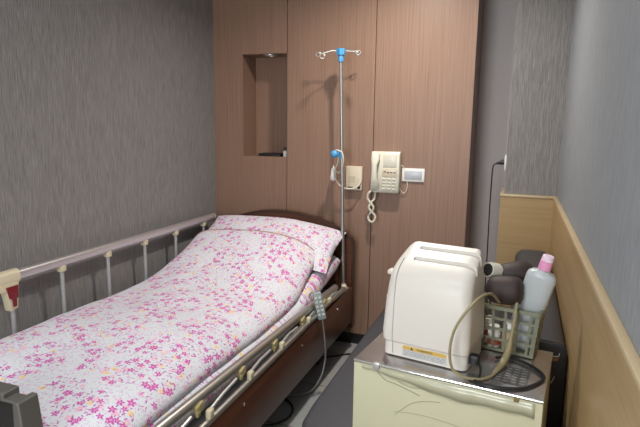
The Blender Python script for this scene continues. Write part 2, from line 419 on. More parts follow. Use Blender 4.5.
# ------------------------------------------------------------------ the bed
bed = thing('hospital_bed', 'hospital bed with dark wooden headboard and metal side rails along the left wall', 'bed', (-1.45, 2.1, 0))
def arch(inset=0.):
    pts = [(-1.955, .16), (-1.955, .72), (-1.950, .752), (-1.93, .782)]
    pts = [(-1.952+inset, .16), (-1.952+inset, .715), (-1.938+inset, .755-inset*.5), (-1.91+inset*.5, .785-inset)]
    up = [(-1.84, .815), (-1.76, .850), (-1.68, .875), (-1.59, .893), (-1.50, .901), (-1.41, .901), (-1.32, .893), (-1.23, .877), (-1.14, .852), (-1.06, .818), (-.99, .783)]
    pts += [(x, z-inset) for x, z in up]
    pts += [(-.955-inset*.5, .757-inset), (-.940-inset, .722), (-.938-inset, .16)]
    return pts
MB().prism(arch(.012), 1, 3.222, 3.252).build('headboard', M['headwood'], bed, world=True)
outer = arch(0); inner = arch(.0125)
eb = MB()
for k in range(len(outer)-1):
    q = [outer[k], outer[k+1], inner[k+1], inner[k]]
    eb.prism(q, 1, 3.218, 3.256)
lab(eb.build('edge_band', M['headedge'], bed, world=True), 'dark edge band around the headboard')
for sx, nm in ((-.940, 1), (-1.962, 0)):
    b_ = MB().bb((sx-.022, 1.04, .205), (sx, 3.215, .440), .003).build('side_board', M['sidewood'], bed, world=True)
    if nm:
        for y in (1.12, 1.744, 2.349, 2.92):
            MB().lathe([(.007, 0), (.007, .002), (.004, .005)], Matrix.Translation((sx, y, .385)) @ Matrix.Rotation(PI/2, 4, 'Y'), 12).build('bolt', M['chrome'], b_, world=True)
f = MB().bb((-1.94, 1.06, .375), (-.97, 3.20, .405)).bb((-1.94, 1.12, .30), (-1.90, 3.20, .40)).bb((-1.01, 1.12, .30), (-.97, 3.20, .40)).bb((-1.9, 1.12, .34), (-1.01, 1.16, .40)).bb((-1.9, 3.1, .34), (-1.01, 3.14, .40))
f.build('frame', M['post'], bed, world=True)
for x in (-1.86, -1.08):
    for y in (1.22, 2.94):
        lg = MB().bb((x-.02, y-.02, .10), (x+.02, y+.02, .34)).build('leg', M['post'], bed, world=True)
        c_ = MB().cyl((x-.018, y+.02, .05), (x+.018, y+.02, .05), .05, bev=.008).build('caster', M['black'], lg, world=True)
# raised left rail
XRL = -1.925
prof = rrect(.034, .046, .015, 5)
rl = MB().loft([[(XRL+px, y, .836+pz) for px, pz in prof] for y in (1.52, 3.16)]).build('left_top_rail', M['alu'], bed, world=True)
MB().cyl((XRL, 1.5, .455), (XRL, 3.15, .455), .014).build('left_lower_rail', M['steel'], bed, world=True)
for y in (1.575, 1.842, 2.139, 2.43, 2.722, 3.035):
    p_ = MB().cyl((XRL, y, .45), (XRL, y, .82), .0095, n=14).build('rail_post', M['post'], bed, world=True)
    if y > 1.6:
        b_ = MB().box((XRL, y, .811), (.030, .034, .042), .006)
        b_ = b_.build('bracket', M['cream'], p_, world=True)
        MB().cyl((XRL+.013, y, .818), (XRL+.018, y, .818), .005, n=10).build('rivet', M['olive'], b_, world=True) if False else None
MB().sph((XRL, 3.165, .836), .023, (.8, .6, 1)).build('rail_end_cap', M['cream'], bed, world=True)
# cream end bracket with red latch
eb = MB().loft([[(XRL+px*1.4, y, (.837)+pz*1.3) for px, pz in prof] for y in (1.42, 1.605)])
eb.prism([(1.455, .832), (1.600, .832), (1.595, .780), (1.587, .705), (1.555, .697), (1.540, .780), (1.50, .788)], 0, XRL-.020, XRL+.022, .005)
eb = eb.build('end_bracket', M['cream'], bed, world=True)
MB().prism([(1.534, .803), (1.588, .803), (1.584, .752), (1.577, .747), (1.575, .716), (1.561, .716), (1.559, .747), (1.546, .754)], 0, XRL+.020, XRL+.030, .003).build('latch', M['red'], eb, world=True)
# folded-down right rail
def ztop(y): return .541 + (y-1.26)*(.503-.541)/1.5
MB().tube([(-.980, y, ztop(y)) for y in (1.08, 1.6, 2.1, 2.6, 2.98)], .020, 16).build('right_top_rail', M['steel'], bed, world=True)
MB().tube([(-.948, 1.08, .440), (-.948, 2.0, .454), (-.948, 3.06, .478)], .0125, 12).build('right_lower_rail', M['steel'], bed, world=True)
ys = [1.14, 1.451, 1.756, 2.064, 2.399, 2.72]
for i, y in enumerate(ys):
    u_ = MB().box((-.962, y+.01, ztop(y)-.022), (.020, .044, .036), .006, rot=(.25, 0, 0)).box((-.955, y-.005, ztop(y)-.036), (.010, .02, .02), .003).build('pivot_bracket', M['olive'], bed, world=True)
    lo = MB().box((-.946, y+.055, .470+.012*(y-1.1)/1.6), (.022, .030, .036), .006).build('lower_clamp', M['cream'], bed, world=True)
    yn = y+.30
    MB().tube([(-.952, y+.055, .476+.012*(y-1.1)/1.6), (-.958, y+.16, .490), (-.960, yn-.03, ztop(yn)-.030)], .0065, 8).build('strut', M['post'], bed, world=True)
MB().sph((-.950, 3.065, .480), .018, (1, 1.2, 1)).build('lower_rail_end_cap', M['cream'], bed, world=True)

def interp(tab, x):
    if x <= tab[0][0]: return tab[0][1]
    for (a, fa), (b, fb) in zip(tab, tab[1:]):
        if x <= b:
            t = (x-a)/(b-a); t = t*t*(3-2*t) if False else t
            return fa+(fb-fa)*t
    return tab[-1][1]

def add_uv(o, fn):
    me = o.data; uvl = me.uv_layers.new(name='UVMap')
    for lp in me.loops:
        uvl.data[lp.index].uv = fn(me.vertices[lp.vertex_index].co)

# mattress with bent head section
MT = [(1.1, .530), (2.30, .530), (2.5, .548), (3.0, .640), (3.2, .675)]
mb = MB(); rings = []
ny = 60
for i in range(ny+1):
    y = 1.05+(3.175-1.05)*i/ny
    z1 = interp(MT, y); e = min(1, (3.175-y)/.06, (y-1.05)/.05); e = math.sqrt(max(0, 1-(1-e)**2))
    hh = .062*max(e, .25); zc = z1-.062
    rings.append([(x, y, zc+z) for x, z in rrect(.885, hh*2, min(.055, hh*.95), 6, cx=-1.455)])
mattress = mb.loft(rings).build('mattress', M['floral'])
tag(mattress, 'thin mattress in a floral sheet under the duvet, its bare corner showing beside the headboard', 'mattress')
add_uv(mattress, lambda c: (c.x+c.z*.9+5, c.y+.37))

# pillow
def pillow_pt(u, v, side):
    cx = -1.440; hx = .452; hy = .190
    pin = 1-.05*(1-abs(u)**4)*0
    fx = u*hx*(1-.035*(1-u*u)*0 - .04*(1-abs(v)**2)*abs(u)**6)
    fy = v*hy*(1-.06*(1-abs(u)**2)*abs(v)**6)
    th = .075*((1-abs(u)**3.2)**.55)*((1-abs(v)**2.6)**.6)
    base = .752 + .085*v - .040*max(0, u)**1.6 - .005*u
    z = base + (th if side > 0 else -th*.75)
    z += .006*noise.noise((u*2.2, v*2.1, side*3.1))*(1-abs(u)**4)
    return (cx+fx, 3.005+fy+.018*u, z)
pb = MB(); n1, n2 = 44, 22
gridT = {}
for side in (1, -1):
    for i in range(n1+1):
        for j in range(n2+1):
            u = -1+2*i/n1; v = -1+2*j/n2
            rim = i in (0, n1) or j in (0, n2)
            if side < 0 and rim: gridT[(side, i, j)] = gridT[(1, i, j)]
            else: gridT[(side, i, j)] = pb.bm.verts.new(pillow_pt(u, v, side))
    for i in range(n1):
        for j in range(n2):
            q = [gridT[(side, i, j)], gridT[(side, i+1, j)], gridT[(side, i+1, j+1)], gridT[(side, i, j+1)]]
            pb.bm.faces.new(q if side > 0 else q[::-1])
pillow = pb.build('pillow', M['floral'], angle=80)
tag(pillow, 'floral pillow at the head of the bed against the headboard', 'pillow')
add_uv(pillow, lambda c: (c.x*1.0+2.3, c.y*1.15+c.z*.25+.9))

# duvet
DP = [(1.05, .625), (1.3, .650), (1.7, .655), (2.0, .638), (2.3, .645), (2.5, .680), (2.7, .745), (2.85, .800), (2.96, .832)]
DE = [(1.05, .520), (1.6, .532), (2.0, .525), (2.4, .530), (2.6, .560), (2.75, .615), (2.9, .675), (3.0, .70)]
def hem(u): return 2.905 + .012*math.sin(u*2.2+.4) + .010*u
def duvet_pt(u, v):
    # u -1 left .. 1 right, v 0 foot .. 1 hem
    yh = hem(u); y = 1.035+(yh-1.035)*v
    xl, xr = -1.895, -1.035 - .034*max(0, min(1, (y-2.5)/.35))
    x = (xl+xr)/2 + u*(xr-xl)/2
    top = interp(DP, y); edge = interp(DE, y)
    # the head part lies over the sloping pillow: right side lower
    k = max(0, min(1, (y-2.45)/.45))
    top -= k*(.045*max(0, u)**1.5)
    s = max(0, 1-abs(u)**(6.5 if u < 0 else 3.6))**.55
    eL = edge + (.05 if u < 0 else 0)
    z = eL+(top-eL)*s
    nz = noise.noise((x*3.1+4, y*2.3, 1.3))*.014 + noise.noise((x*7+y*5, y*6-x*2, 4.3))*.006
    nz += .010*math.exp(-((x+1.62+.25*(y-2.2))/.06)**2)*max(0, min(1, (y-1.6)/.3))*max(0, min(1, (2.7-y)/.3))
    z += nz*(.25+.75*s)*(1-.7*max(0, v-.93)/.07)
    x += .010*noise.noise((y*4.0, u, 8.1))*abs(u)**4
    return (x, y, z)
db = MB(); nu, nv = 90, 150
G = [[db.bm.verts.new(duvet_pt(-1+2*i/nu, j/nv)) for j in range(nv+1)] for i in range(nu+1)]
for i in range(nu):
    for j in range(nv): db.bm.faces.new((G[i][j], G[i+1][j], G[i+1][j+1], G[i][j+1]))
duvet = db.build('duvet', M['floral'], angle=180)
tag(duvet, 'rumpled white duvet with magenta and yellow flowers spread over the hospital bed', 'duvet')
def arc_uv(me):
    U = {}
    for j in range(nv+1):
        a = 0; mid = None
        for i in range(nu+1):
            k_ = i*(nv+1)+j
            if i: a += (me.vertices[k_].co-me.vertices[k_-nv-1].co).length
            U[k_] = a
        m_ = U[(nu//2)*(nv+1)+j]
        for i in range(nu+1): U[i*(nv+1)+j] -= m_
    V = {}
    for i in range(nu+1):
        a = 0
        for j in range(nv+1):
            k_ = i*(nv+1)+j
            if j: a += (me.vertices[k_].co-me.vertices[k_-1].co).length
            V[k_] = a
    uvl = me.uv_layers.new(name='UVMap')
    mid = nu//2
    for lp in me.loops:
        v = lp.vertex_index; j = v % (nv+1)
        uvl.data[lp.index].uv = (U[v], .5*(V[v]+V[mid*(nv+1)+j]))
arc_uv(duvet.data)
md = duvet.modifiers.new('thickness', 'SOLIDIFY'); md.thickness = .012; md.offset = -1
pp = [Vector(duvet_pt(-1+2*i/60, 1.0))+Vector((0, .004, -.002)) for i in range(61)]
lab(MB().tube(pp, .0058, 8).build('piping', M['piping'], duvet), 'tan piping along the hem')

# hand control hanging on the right rail
rc = thing('bed_remote', 'grey-green bed hand control hanging from the right bed rail', 'remote control', (-.93, 2.60, .42))
RM = Matrix.Translation((-.932, 2.575, .520)) @ Euler((math.radians(-5), math.radians(-13), math.radians(22))).to_matrix().to_4x4()
b_ = MB().box((0, 0, 0), (.046, .022, .150), .007, 3); bmesh.ops.transform(b_.bm, matrix=RM, verts=b_.bm.verts[:])
body = b_.build('body', M['remote'], rc, world=True)
for i in range(5):
    for s in (-1, 1):
        k = MB().box((s*.011, -.0115, .045-i*.023), (.013, .004, .012), .0015); bmesh.ops.transform(k.bm, matrix=RM, verts=k.bm.verts[:])
        k.build('button', M['remotekey'], body, world=True)
h_ = MB().tube([RM @ Vector(p) for p in ((0, .010, .05), (-.008, .018, .070), (-.024, .026, .074), (-.040, .034, .064), (-.046, .038, .045))], .005, 8)
h_.build('hook', M['remote'], rc, world=True)
pts = catmull([RM @ Vector((0, 0, -.074)), (-.915, 2.60, .38), (-.912, 2.62, .28), (-.915, 2.63, .20), (-.930, 2.60, .10), (-.99, 2.56, .022), (-1.12, 2.50, .012), (-1.28, 2.46, .012)], 10)
MB().tube(pts, .0048, 8).build('cord', M['greycord'], rc, world=True)
# cable loop on the floor under the bed
pts = catmull([(-1.30, 2.60, .007), (-1.15, 2.52, .007), (-1.02, 2.42, .007), (-1.0, 2.30, .007), (-1.08, 2.2, .007), (-1.3, 2.16, .007)], 10)
tag(MB().tube(pts, .006, 8).build('floor_cable', M['black']), 'black cable looping across the floor beneath the bed', 'cable')
pts = catmull([(-1.25, 3.10, .006), (-1.10, 3.05, .006), (-1.0, 3.10, .006), (-.93, 3.16, .006), (-.75, 3.2, .006)], 10)
tag(MB().tube(pts, .005, 8).build('floor_cable', M['black']), 'black cable on the floor running from the bed head to the sofa', 'cable')

# ------------------------------------------------------------------ IV pole
iv = thing('iv_pole', 'slim steel drip stand pole with blue hook head at the bed corner', 'IV pole', (-.985, 3.17, .40))
PT = Vector((-1.033, 3.170, 1.86)); PB = Vector((-.985, 3.170, .40)); PM = Vector((-1.0215, 3.17, 1.31))
PU = PB.lerp(PT, .62)
MB().cyl(PB, PU, .0105, n=16).build('lower_tube', M['polesteel'], iv, world=True)
MB().cyl(PU, PT, .0088, n=16).build('upper_tube', M['polesteel'], iv, world=True)
hb = MB().cyl((-1.033, 3.17, 1.838), (-1.033, 3.17, 1.885), .017, n=18, bev=.002)
hb.cyl((-1.033, 3.17, 1.878), (-1.033, 3.17, 1.914), .027, .031, n=6)
hub = hb.build('hub', M['blue'], iv, world=True)
c0 = Vector((-1.033, 3.17, 1.898))
def arm(dx, dy, drop):
    d = Vector((dx, dy, 0)); e = c0+d
    pts = [c0+d*.1, c0+d*.5+Vector((0, 0, .004)), e+Vector((0, 0, -drop*.4)), ]
    dn = d.normalized()
    for k in range(9):
        a = PI*.35 - k*PI*1.5/8
        pts.append(e + dn*.012 + Vector((0, 0, -drop)) + Vector((dn.x*math.cos(a)*.014, dn.y*math.cos(a)*.014, math.sin(a)*.014)))
    a_ = MB().tube(pts, .0024, 8).build('hook_arm', M['post'], hub, world=True)
    MB().sph(pts[-1], .0068, u=10, v=8).build('hook_tip', M['white'], a_, world=True) if False else None
    return a_, pts
for dx, dy, dr in ((-.138, .01, .010), (-.088, -.05, .030), (.085, .03, .004), (.118, -.055, .020)):
    a_, pts = arm(dx, dy, dr)
    MB().sph(pts[-1], .0068, u=10, v=8).build('hook_tip', M['ivory'], iv, world=True)
kn = MB().cyl((-1.019, 3.17, 1.262), (-1.0205, 3.17, 1.305), .013, n=18, bev=.002).cyl((-1.021, 3.17, 1.288), (-1.048, 3.155, 1.288), .010, n=12)
kn.sph((-1.056, 3.150, 1.289), .024, (1, .9, 1))
kn.build('height_knob', M['blue'], iv, world=True)
MB().cyl((-.985, 3.17, .40), (-.987, 3.17, .47), .016, n=16, bev=.002).box((-.970, 3.17, .43), (.03, .03, .03), .003).build('socket', M['post'], iv, world=True)

# ------------------------------------------------------------------ nurse call
nc = thing('nurse_call_panel', 'ivory nurse call speaker box on the wood wall beside the phone', 'intercom', (-.972, YB, 1.13))
bd = MB().box((-.972, YB-.016, 1.131), (.106, .032, .152), .004, 3).build('box', M['ivory2'], nc, world=True)
g_ = MB()
for i in range(6):
    for j in range(6): g_.cyl((-1.005+i*.0075, YB-.0325, 1.105+j*.0075), (-1.005+i*.0075, YB-.031, 1.105+j*.0075), .0022, n=8)
g_.build('speaker_grille', M['cordolive'], bd, world=True)
MB().cyl((-.937, YB-.036, 1.073), (-.937, YB-.031, 1.073), .010, n=14).build('jack', M['black'], bd, world=True)
MB().bb((-1.012, YB-.0327, 1.070), (-.978, YB-.0315, 1.076)).build('name_strip', M['darkmark'], bd, world=True)
cb = thing('call_button', 'white pendant call button hanging from its cord by the drip pole', 'call button', (-1.098, 3.255, 1.115))
MB().lathe([(.013, 0), (.0205, .004), (.021, .020), (.0165, .048), (.0125, .074), (.008, .080)], Matrix.Translation((-1.098, 3.262, 1.115))).build('handle', M['white'], cb, world=True)
MB().lathe([(.008, -.003), (.008, .001), (.006, .001)], Matrix.Translation((-1.098, 3.262, 1.113)), 14).build('push_button', M['ivory'], cb, world=True)
pts = catmull([(-.922, YB-.034, 1.130), (-.928, YB-.048, 1.098), (-.955, 3.262, 1.073), (-1.00, 3.258, 1.066), (-1.045, 3.25, 1.082), (-1.075, 3.24, 1.125), (-1.073, 3.21, 1.180), (-1.045, 3.185, 1.235), (-1.034, 3.165, 1.300), (-1.045, 3.150, 1.314), (-1.010, 3.150, 1.302), (-.998, 3.15, 1.255), (-1.012, 3.17, 1.205), (-1.045, 3.20, 1.170), (-1.085, 3.235, 1.195), (-1.098, 3.258, 1.205), (-1.098, 3.262, 1.19)], 10)
MB().tube(pts, .0045, 8).build('cord', M['cordwhite'], cb, world=True)

# ------------------------------------------------------------------ phone
ph = thing('wall_phone', 'ivory push-button telephone mounted on the wood wall', 'telephone', (-.764, YB, 1.18))
FY = YB-.058
pbm = MB(); 
pbm.prism([(YB, 1.052), (YB, 1.306), (FY+.012, 1.306), (FY, 1.290), (FY-.004, 1.066), (FY+.006, 1.052)], 0, -.855, -.676, .006, 3)
pbody = pbm.build('body', M['ivory'], ph, world=True)
MB().bb((-.777, FY-.006, 1.214), (-.694, FY+.01, 1.290), .003).build('index_card', M['ivory'], pbody, world=True)
MB().bb((-.782, FY-.0062, 1.152), (-.688, FY+.01, 1.205), .003).build('function_panel', M['ivory2'], pbody, world=True)
for i in range(4):
    MB().box((-.765+i*.021, FY-.007, 1.181+(.004 if i == 0 else 0)), (.013, .004, .005), .001).build('function_key', M['darkmark'], pbody, world=True)
for r in range(4):
    for c in range(3):
        k_ = MB().box((-.770+c*.032, FY-.005, 1.138-r*.0205), (.022, .007, .011), .002).build('key', M['ivory'], pbody, world=True)
        MB().box((-.770+c*.032, FY-.0087, 1.138-r*.0205-.003), (.019, .0006, .003)).build('print', M['greycord'], k_, world=True)
# handset
hs = []
for s, w_, d_, off in ((-.112, .012, .010, .006), (-.108, .040, .030, .008), (-.080, .048, .034, .006), (-.062, .042, .030, -.004), (-.045, .030, .022, -.012), (0, .028, .020, -.014), (.045, .030, .022, -.012), (.062, .042, .030, -.004), (.080, .048, .034, .006), (.108, .042, .030, .008), (.113, .012, .010, .006)):
    hs.append([(-.823+px*1.12, FY-.020+off+pz, 1.184+s) for px, pz in rrect(w_, d_, min(w_, d_)*.38, 4)])
MB().loft(hs).build('handset', M['ivory'], ph, world=True, angle=60)
# coiled cord: down, twisted on itself, and back up
def coil(path, R, r, turns):
    P = catmull(path, 14); out = []
    L = [0]
    for a, b in zip(P, P[1:]): L.append(L[-1]+(b-a).length)
    n = turns*9
    j = 0
    for k in range(n+1):
        s = L[-1]*k/n
        while j < len(L)-2 and L[j+1] < s: j += 1
        t = (s-L[j])/max(1e-9, L[j+1]-L[j]); p = P[j].lerp(P[j+1], t); T = (P[j+1]-P[j]).normalized()
        n1 = T.cross(Vector((0, 1, 0))).normalized(); n2 = T.cross(n1)
        a = 2*PI*k/9; out.append(p+n1*R*math.cos(a)+n2*R*math.sin(a))
    return out
cp = [(-.838, FY-.006, 1.066), (-.862, FY-.012, 1.045), (-.868, FY-.004, 1.010), (-.846, FY-.014, .985), (-.830, FY-.004, .955), (-.845, FY+.006, .925), (-.862, FY, .900), (-.858, FY-.002, .873), (-.838, FY-.004, .862), (-.820, FY-.006, .878), (-.818, FY-.008, .905), (-.838, FY-.016, .930), (-.856, FY-.018, .955), (-.848, FY-.008, .985), (-.828, FY+.004, 1.010), (-.825, FY+.012, 1.040), (-.828, FY+.020, 1.056)]
MB().tube(coil(cp, .0052, .002, 120), .0024, 5).build('coiled_cord', M['ivory'], ph, world=True)
pts = catmull([(-.680, YB-.03, 1.085), (-.664, YB-.014, 1.060), (-.648, YB-.012, 1.052), (-.635, YB-.010, 1.070), (-.632, YB-.008, 1.110), (-.645, YB-.008, 1.17), (-.660, YB-.010, 1.215), (-.676, YB-.02, 1.225)], 8)
MB().tube(pts, .0025, 8).build('line_cord', M['cordwhite'], ph, world=True)
# switch plate
sw = thing('switch_plate', 'white light switch plate on the wood wall to the right of the phone', 'light switch', (-.598, YB, 1.09))
pl = MB().box((-.598, YB-.005, 1.170-.004), (.140, .010, .082), .003, 3); pl.build('frame', M['white'], sw, world=True)
MB().box((-.598, YB-.011, 1.166), (.108, .006, .050), .002).build('rocker', M['greykey'], sw, world=True)
sw.location = (-.598, YB, 1.16)
for c in list(sw.children): c.location.z -= 1.16-1.09

# socket on the side of the return wall with plug
so = thing('wall_socket', 'white socket plate on the edge of the grey wallpapered wall', 'socket', (-.066, 3.40, 1.26))
MB().bb((-.070, 3.37, 1.215), (-.0605, 3.445, 1.302), .002).build('plate', M['white'], so, world=True)
MB().bb((-.0715, 3.385, 1.228), (-.0695, 3.430, 1.290), .001).build('insert', M['ivory'], so, world=True)
pg = thing('power_plug', 'black plug and cable in the socket by the grey wall', 'plug', (-.085, 3.405, 1.25))
MB().lathe([(.015, 0), (.015, .012), (.009, .035), (.006, .048)], Matrix.Translation((-.0705, 3.405, 1.262)) @ Euler((0, math.radians(-104), 0)).to_matrix().to_4x4(), 14).build('plug_body', M['black'], pg, world=True)
pts = catmull([(-.113, 3.405, 1.251), (-.128, 3.405, 1.243), (-.136, 3.405, 1.215), (-.138, 3.40, 1.10), (-.137, 3.38, .95), (-.134, 3.35, .80), (-.130, 3.30, .60), (-.13, 3.262, .40), (-.14, 3.258, .20), (-.16, 3.26, .02)], 10)
MB().tube(pts, .0038, 8).build('cable', M['black'], pg, world=True)

# ------------------------------------------------------------------ sofa bed along the right wall
sf = thing('sofa_bed', 'charcoal vinyl sofa bed with rounded backrest along the right wall', 'sofa', (-.2, 2.15, 0))
MB().prism([(-.676, 3.22), (-.676, 1.80), (-.668, 1.68), (-.640, 1.58), (-.585, 1.51), (-.50, 1.475), (-.36, 1.455), (.190, 1.38), (.190, 3.22)], 2, .07, .424, .028, 4).build('seat', M['sofa'], sf, world=True)
for x in (-.58, .12):
    for y in (1.62, 3.12):
        MB().cyl((x, y, 0), (x, y, .08), .022, .026, n=14).build('foot', M['black'], sf, world=True)
rings = []
for i in range(27):
    y = 1.905+(3.20-1.905)*i/26
    k = (y-1.905)/1.295
    top = .757+.050*k; e = min(1, (3.20-y)/.10); e = math.sqrt(max(0.02, 1-(1-e)**2))
    hgt = (top-.36)*(.86+.14*e); wd = .180
    rings.append([(x, y, z) for x, z in rrect(wd, hgt, .055*(.6+.4*e), 6, cx=.115, cy=.36+hgt/2)])
back = MB().loft(rings).build('backrest', M['sofa'], sf, world=True)
ep = MB().prism(rrect(.178, .390, .03, 5, cx=.115, cy=.560), 1, 1.893, 1.9055, .004).build('end_panel', M['sofadark'], back, world=True)
lab(ep, 'black end panel with a torn patch')
MB().prism([(.150, .690), (.176, .694), (.178, .706), (.165, .702), (.151, .704)], 1, 1.890, 1.8935).build('tear', M['tear'], ep, world=True)
MB().tube([(.158, 1.892, .708), (.172, 1.892, .709), (.178, 1.892, .712), (.179, 1.892, .722)], .0014, 6).build('scratch', M['scratch'], ep, world=True)
MB().tube([(.160, 1.892, .610), (.166, 1.892, .625), (.170, 1.892, .636)], .0013, 6).build('scratch', M['scratch'], ep, world=True)

# ------------------------------------------------------------------ metal-topped appliance
BR = math.radians(-7)
BX = Vector((-.434, 1.522, 0)); du = Vector((math.cos(BR), math.sin(BR), 0)); dv = Vector((-math.sin(BR), math.cos(BR), 0))
BW, BD, BZ0, BZ1 = .548, .352, .4255, .757
bc = BX+du*BW/2
ap = thing('countertop_oven', 'cream-fronted oven box with a steel top standing on the sofa seat', 'oven', (bc.x, bc.y, BZ0), BR)
H = BZ1-BZ0
MB().bb((-BW/2+.003, .012, .012), (BW/2-.003, BD, H-.004), .003).build('body', M['applfront'], ap)
fr = MB().bb((-BW/2, 0, .012), (BW/2, .012, H-.010), .002).build('front_panel', M['applfront'], ap)
MB().bb((-BW/2, .004, H-.004), (BW/2, BD+.002, H), .0015).build('top_panel', M['appltop'], ap)
MB().cyl((-BW/2, .002, H-.004), (BW/2, .002, H-.004), .0046, n=12).build('edge_trim', M['chrome'], ap)
MB().bb((-BW/2+.065, -.006, H-.020), (-BW/2+.085, .012, H+.0015), .002).build('catch', M['post'], ap)
MB().bb((BW/2-.075, -.005, H-.018), (BW/2-.060, .008, H-.004), .002).build('catch', M['rust'], ap)
for x in (-BW/2+.05, BW/2-.05):
    for y in (.05, BD-.05): MB().cyl((x, y, 0), (x, y, .013), .016, n=12).build('foot', M['black'], ap)
# vent grille
gx, gy = .178, .112
vg = MB()
vg.bb((gx-.048, gy-.055, H-.001), (gx+.046, gy+.060, H+.0012)); vg = vg.build('vent_panel', M['slot'], ap)
sl = MB()
for i in range(4):
    for j in range(6):
        sl.box((gx-.034+i*.022, gy-.042+j*.018, H+.0016), (.014, .0032, .0010), .0004)
sl.build('slot', M['greycord'], vg)
# loose protective film with a wavy lower edge on the front
def wav(x):
    s = (x+BW/2)/BW
    k = min(1, max(0, (s-.06)/.42)); k = k*k*(3-2*k)
    return H-.016 - .034*k - .012*max(0, s-.45) - .004*math.sin(s*13) - .002*math.sin(s*31+1)
top = [(-BW/2+.03+i*(BW-.05)/60, H-.012) for i in range(61)]
fl = MB(); 
V1 = [fl.bm.verts.new((x, -.0015-.002*abs(math.sin(x*30)), z)) for x, z in top]
V2 = [fl.bm.verts.new((x, -.003-.003*abs(math.sin(x*23+1)), wav(x))) for x, z in top]
for k in range(60): fl.bm.faces.new((V1[k], V1[k+1], V2[k+1], V2[k]))
film = fl.build('protective_film', M['film'], ap)
md = film.modifiers.new('t', 'SOLIDIFY'); md.thickness = .0006
MB().tube([(x, -.0035-.003*abs(math.sin(x*23+1)), wav(x)) for x, z in top], .0013, 6).build('film_edge', M['filmline'], film)
def crease(P, r=.0010):
    MB().tube(catmull([(x, -.0008, z) for x, z in P], 8), r, 5).build('crease', M['filmline'], fr)
crease([(.0, H-.075), (-.05, H-.085), (-.09, H-.105), (-.135, H-.150)])
crease([(-.20, H-.020), (-.17, H-.045), (-.13, H-.052), (-.06, H-.070)], .0013)
crease([(-.13, H-.040), (-.09, H-.050), (-.04, H-.044)])
crease([(-.14, H-.14), (-.05, H-.13), (.06, H-.135)], .0006)


# ------------------------------------------------------------------ toaster
TR = math.radians(-10.5)
to = thing('toaster', 'warm white two-slot toaster standing on the steel oven top', 'toaster', (-.214, 1.645, BZ1+.0015), TR)
def tring(z, x0, x1, y0, y1, r):
    return [(px, py, z) for px, py in rrect(x1-x0, y1-y0, r, 6, cx=(x0+x1)/2, cy=(y0+y1)/2)]
TL = .132
R_ = []
for z, ex, e0, e1, r in ((.004, 0, 0, 0, .020), (.048, 0, 0, 0, .020), (.053, .006, .007, .006, .024), (.08, .008, .009, .008, .026), (.17, .004, .004, .006, .030), (.225, .0, -.002, .004, .034), (.255, -.003, -.009, .0, .036), (.275, -.006, -.023, -.001, .036), (.290, -.009, -.044, -.002, .036), (.303, -.012, -.070, -.004, .036), (.316, -.016, -.099, -.007, .034), (.328, -.022, -.127, -.012, .030), (.337, -.032, -.148, -.022, .022), (.341, -.045, -.158, -.032, .012)):
    y0_, y1_ = -.080-e0, .108+e1
    R_.append(tring(z, -TL-ex, TL+ex*.6, y0_, y1_, min(r, (y1_-y0_)*.45)))
tb = MB().loft(R_).build('body', M['toaster'], to, angle=50)
# slots cut in the top, running out over the right end
cut = MB()
for y, zc in ((-.006, .325), (.048, .343)): cut.box((.075, y, zc), (.290, .018, .100), .005)
boolean(tb, cut)
for y, zc in ((-.006, .277), (.048, .295)):
    MB().bb((-.066, y-.0088, zc-.002), (.118, y+.0088, zc)).build('slot_floor', M['slot'], tb)
# control end (left) with seam and levers
sm = MB()
s1 = []
MB().bb((-.1005, -.0865, .01), (-.0995, -.060, .235)).build('seam', M['paperlabel'], tb) if False else None
ring = [(-.100, y, z) for y, z in ((-.0805, .010), (-.0805, .048), (-.0870, .053), (-.0892, .08), (-.0845, .17), (-.0785, .225), (-.0715, .255), (-.0575, .275), (-.0365, .290), (-.0105, .303))]
sm.tube(ring, .0011, 5).build('seam', M['post'], tb)
for z in (.255, .175):
    MB().box((-.136, -.02, z), (.022, .034, .016), .006, 3).build('lever', M['toaster'], to)
MB().cyl((-.134, .03, .08), (-.146, .03, .08), .014, n=16, bev=.003).build('browning_knob', M['toaster'], to)
for x in (-.11, .11):
    for y in (-.06, .06): MB().cyl((x, y, -.0015), (x, y, .006), .010, n=10).build('foot', M['black'], to)
st = MB().bb((-.066, -.0815, .0315), (.072, -.0800, .0430)).build('warning_sticker', M['yellow'], to)
LM = Matrix.Translation((.004, -.0818, .037)) @ Matrix.Rotation(PI/2, 4, 'X')
lettering('lettering', 'WARNING', .0105, M['darkmark'], st, LM)
MB().prism([(-.042, .0328), (-.032, .0328), (-.037, .0416)], 1, -.0819, -.0814).build('triangle', M['darkmark'], st)
sp_ = MB().bb((-.068, -.0814, .0100), (.074, -.0799, .0298)).build('text_sticker', M['paperlabel'], to)
ln = MB()
for r in range(4):
    x = -.062
    while x < .065:
        w_ = random.uniform(.004, .014)
        ln.bb((x, -.0817, .0130+r*.0042), (min(x+w_, .068), -.0813, .0147+r*.0042)); x += w_+.003
ln.build('fine_print', M['greycord'], sp_)
# its cord: plug block at the right end
MB().box((.146, -.045, .035), (.03, .030, .030), .006).build('cord_grip', M['black'], to)
tcord = catmull([(.158, -.050, .030), (.172, -.072, .022), (.176, -.10, .008), (.172, -.118, .004)], 8)
MB().tube(tcord, .0035, 8).build('cord', M['black'], to)

# black cable loop on the oven top
pts = catmull([(-.02, 1.68, BZ1+.007), (.02, 1.695, BZ1+.006), (.075, 1.665, BZ1+.006), (.112, 1.61, BZ1+.006), (.108, 1.565, BZ1+.006), (.06, 1.50, BZ1+.006), (-.01, 1.475, BZ1+.006), (-.055, 1.485, BZ1+.006), (-.085, 1.51, BZ1+.006)], 10)
tag(MB().tube(pts, .0048, 8).build('power_cable', M['black']), 'thick black cable curled on the steel oven top around the vent', 'cable')

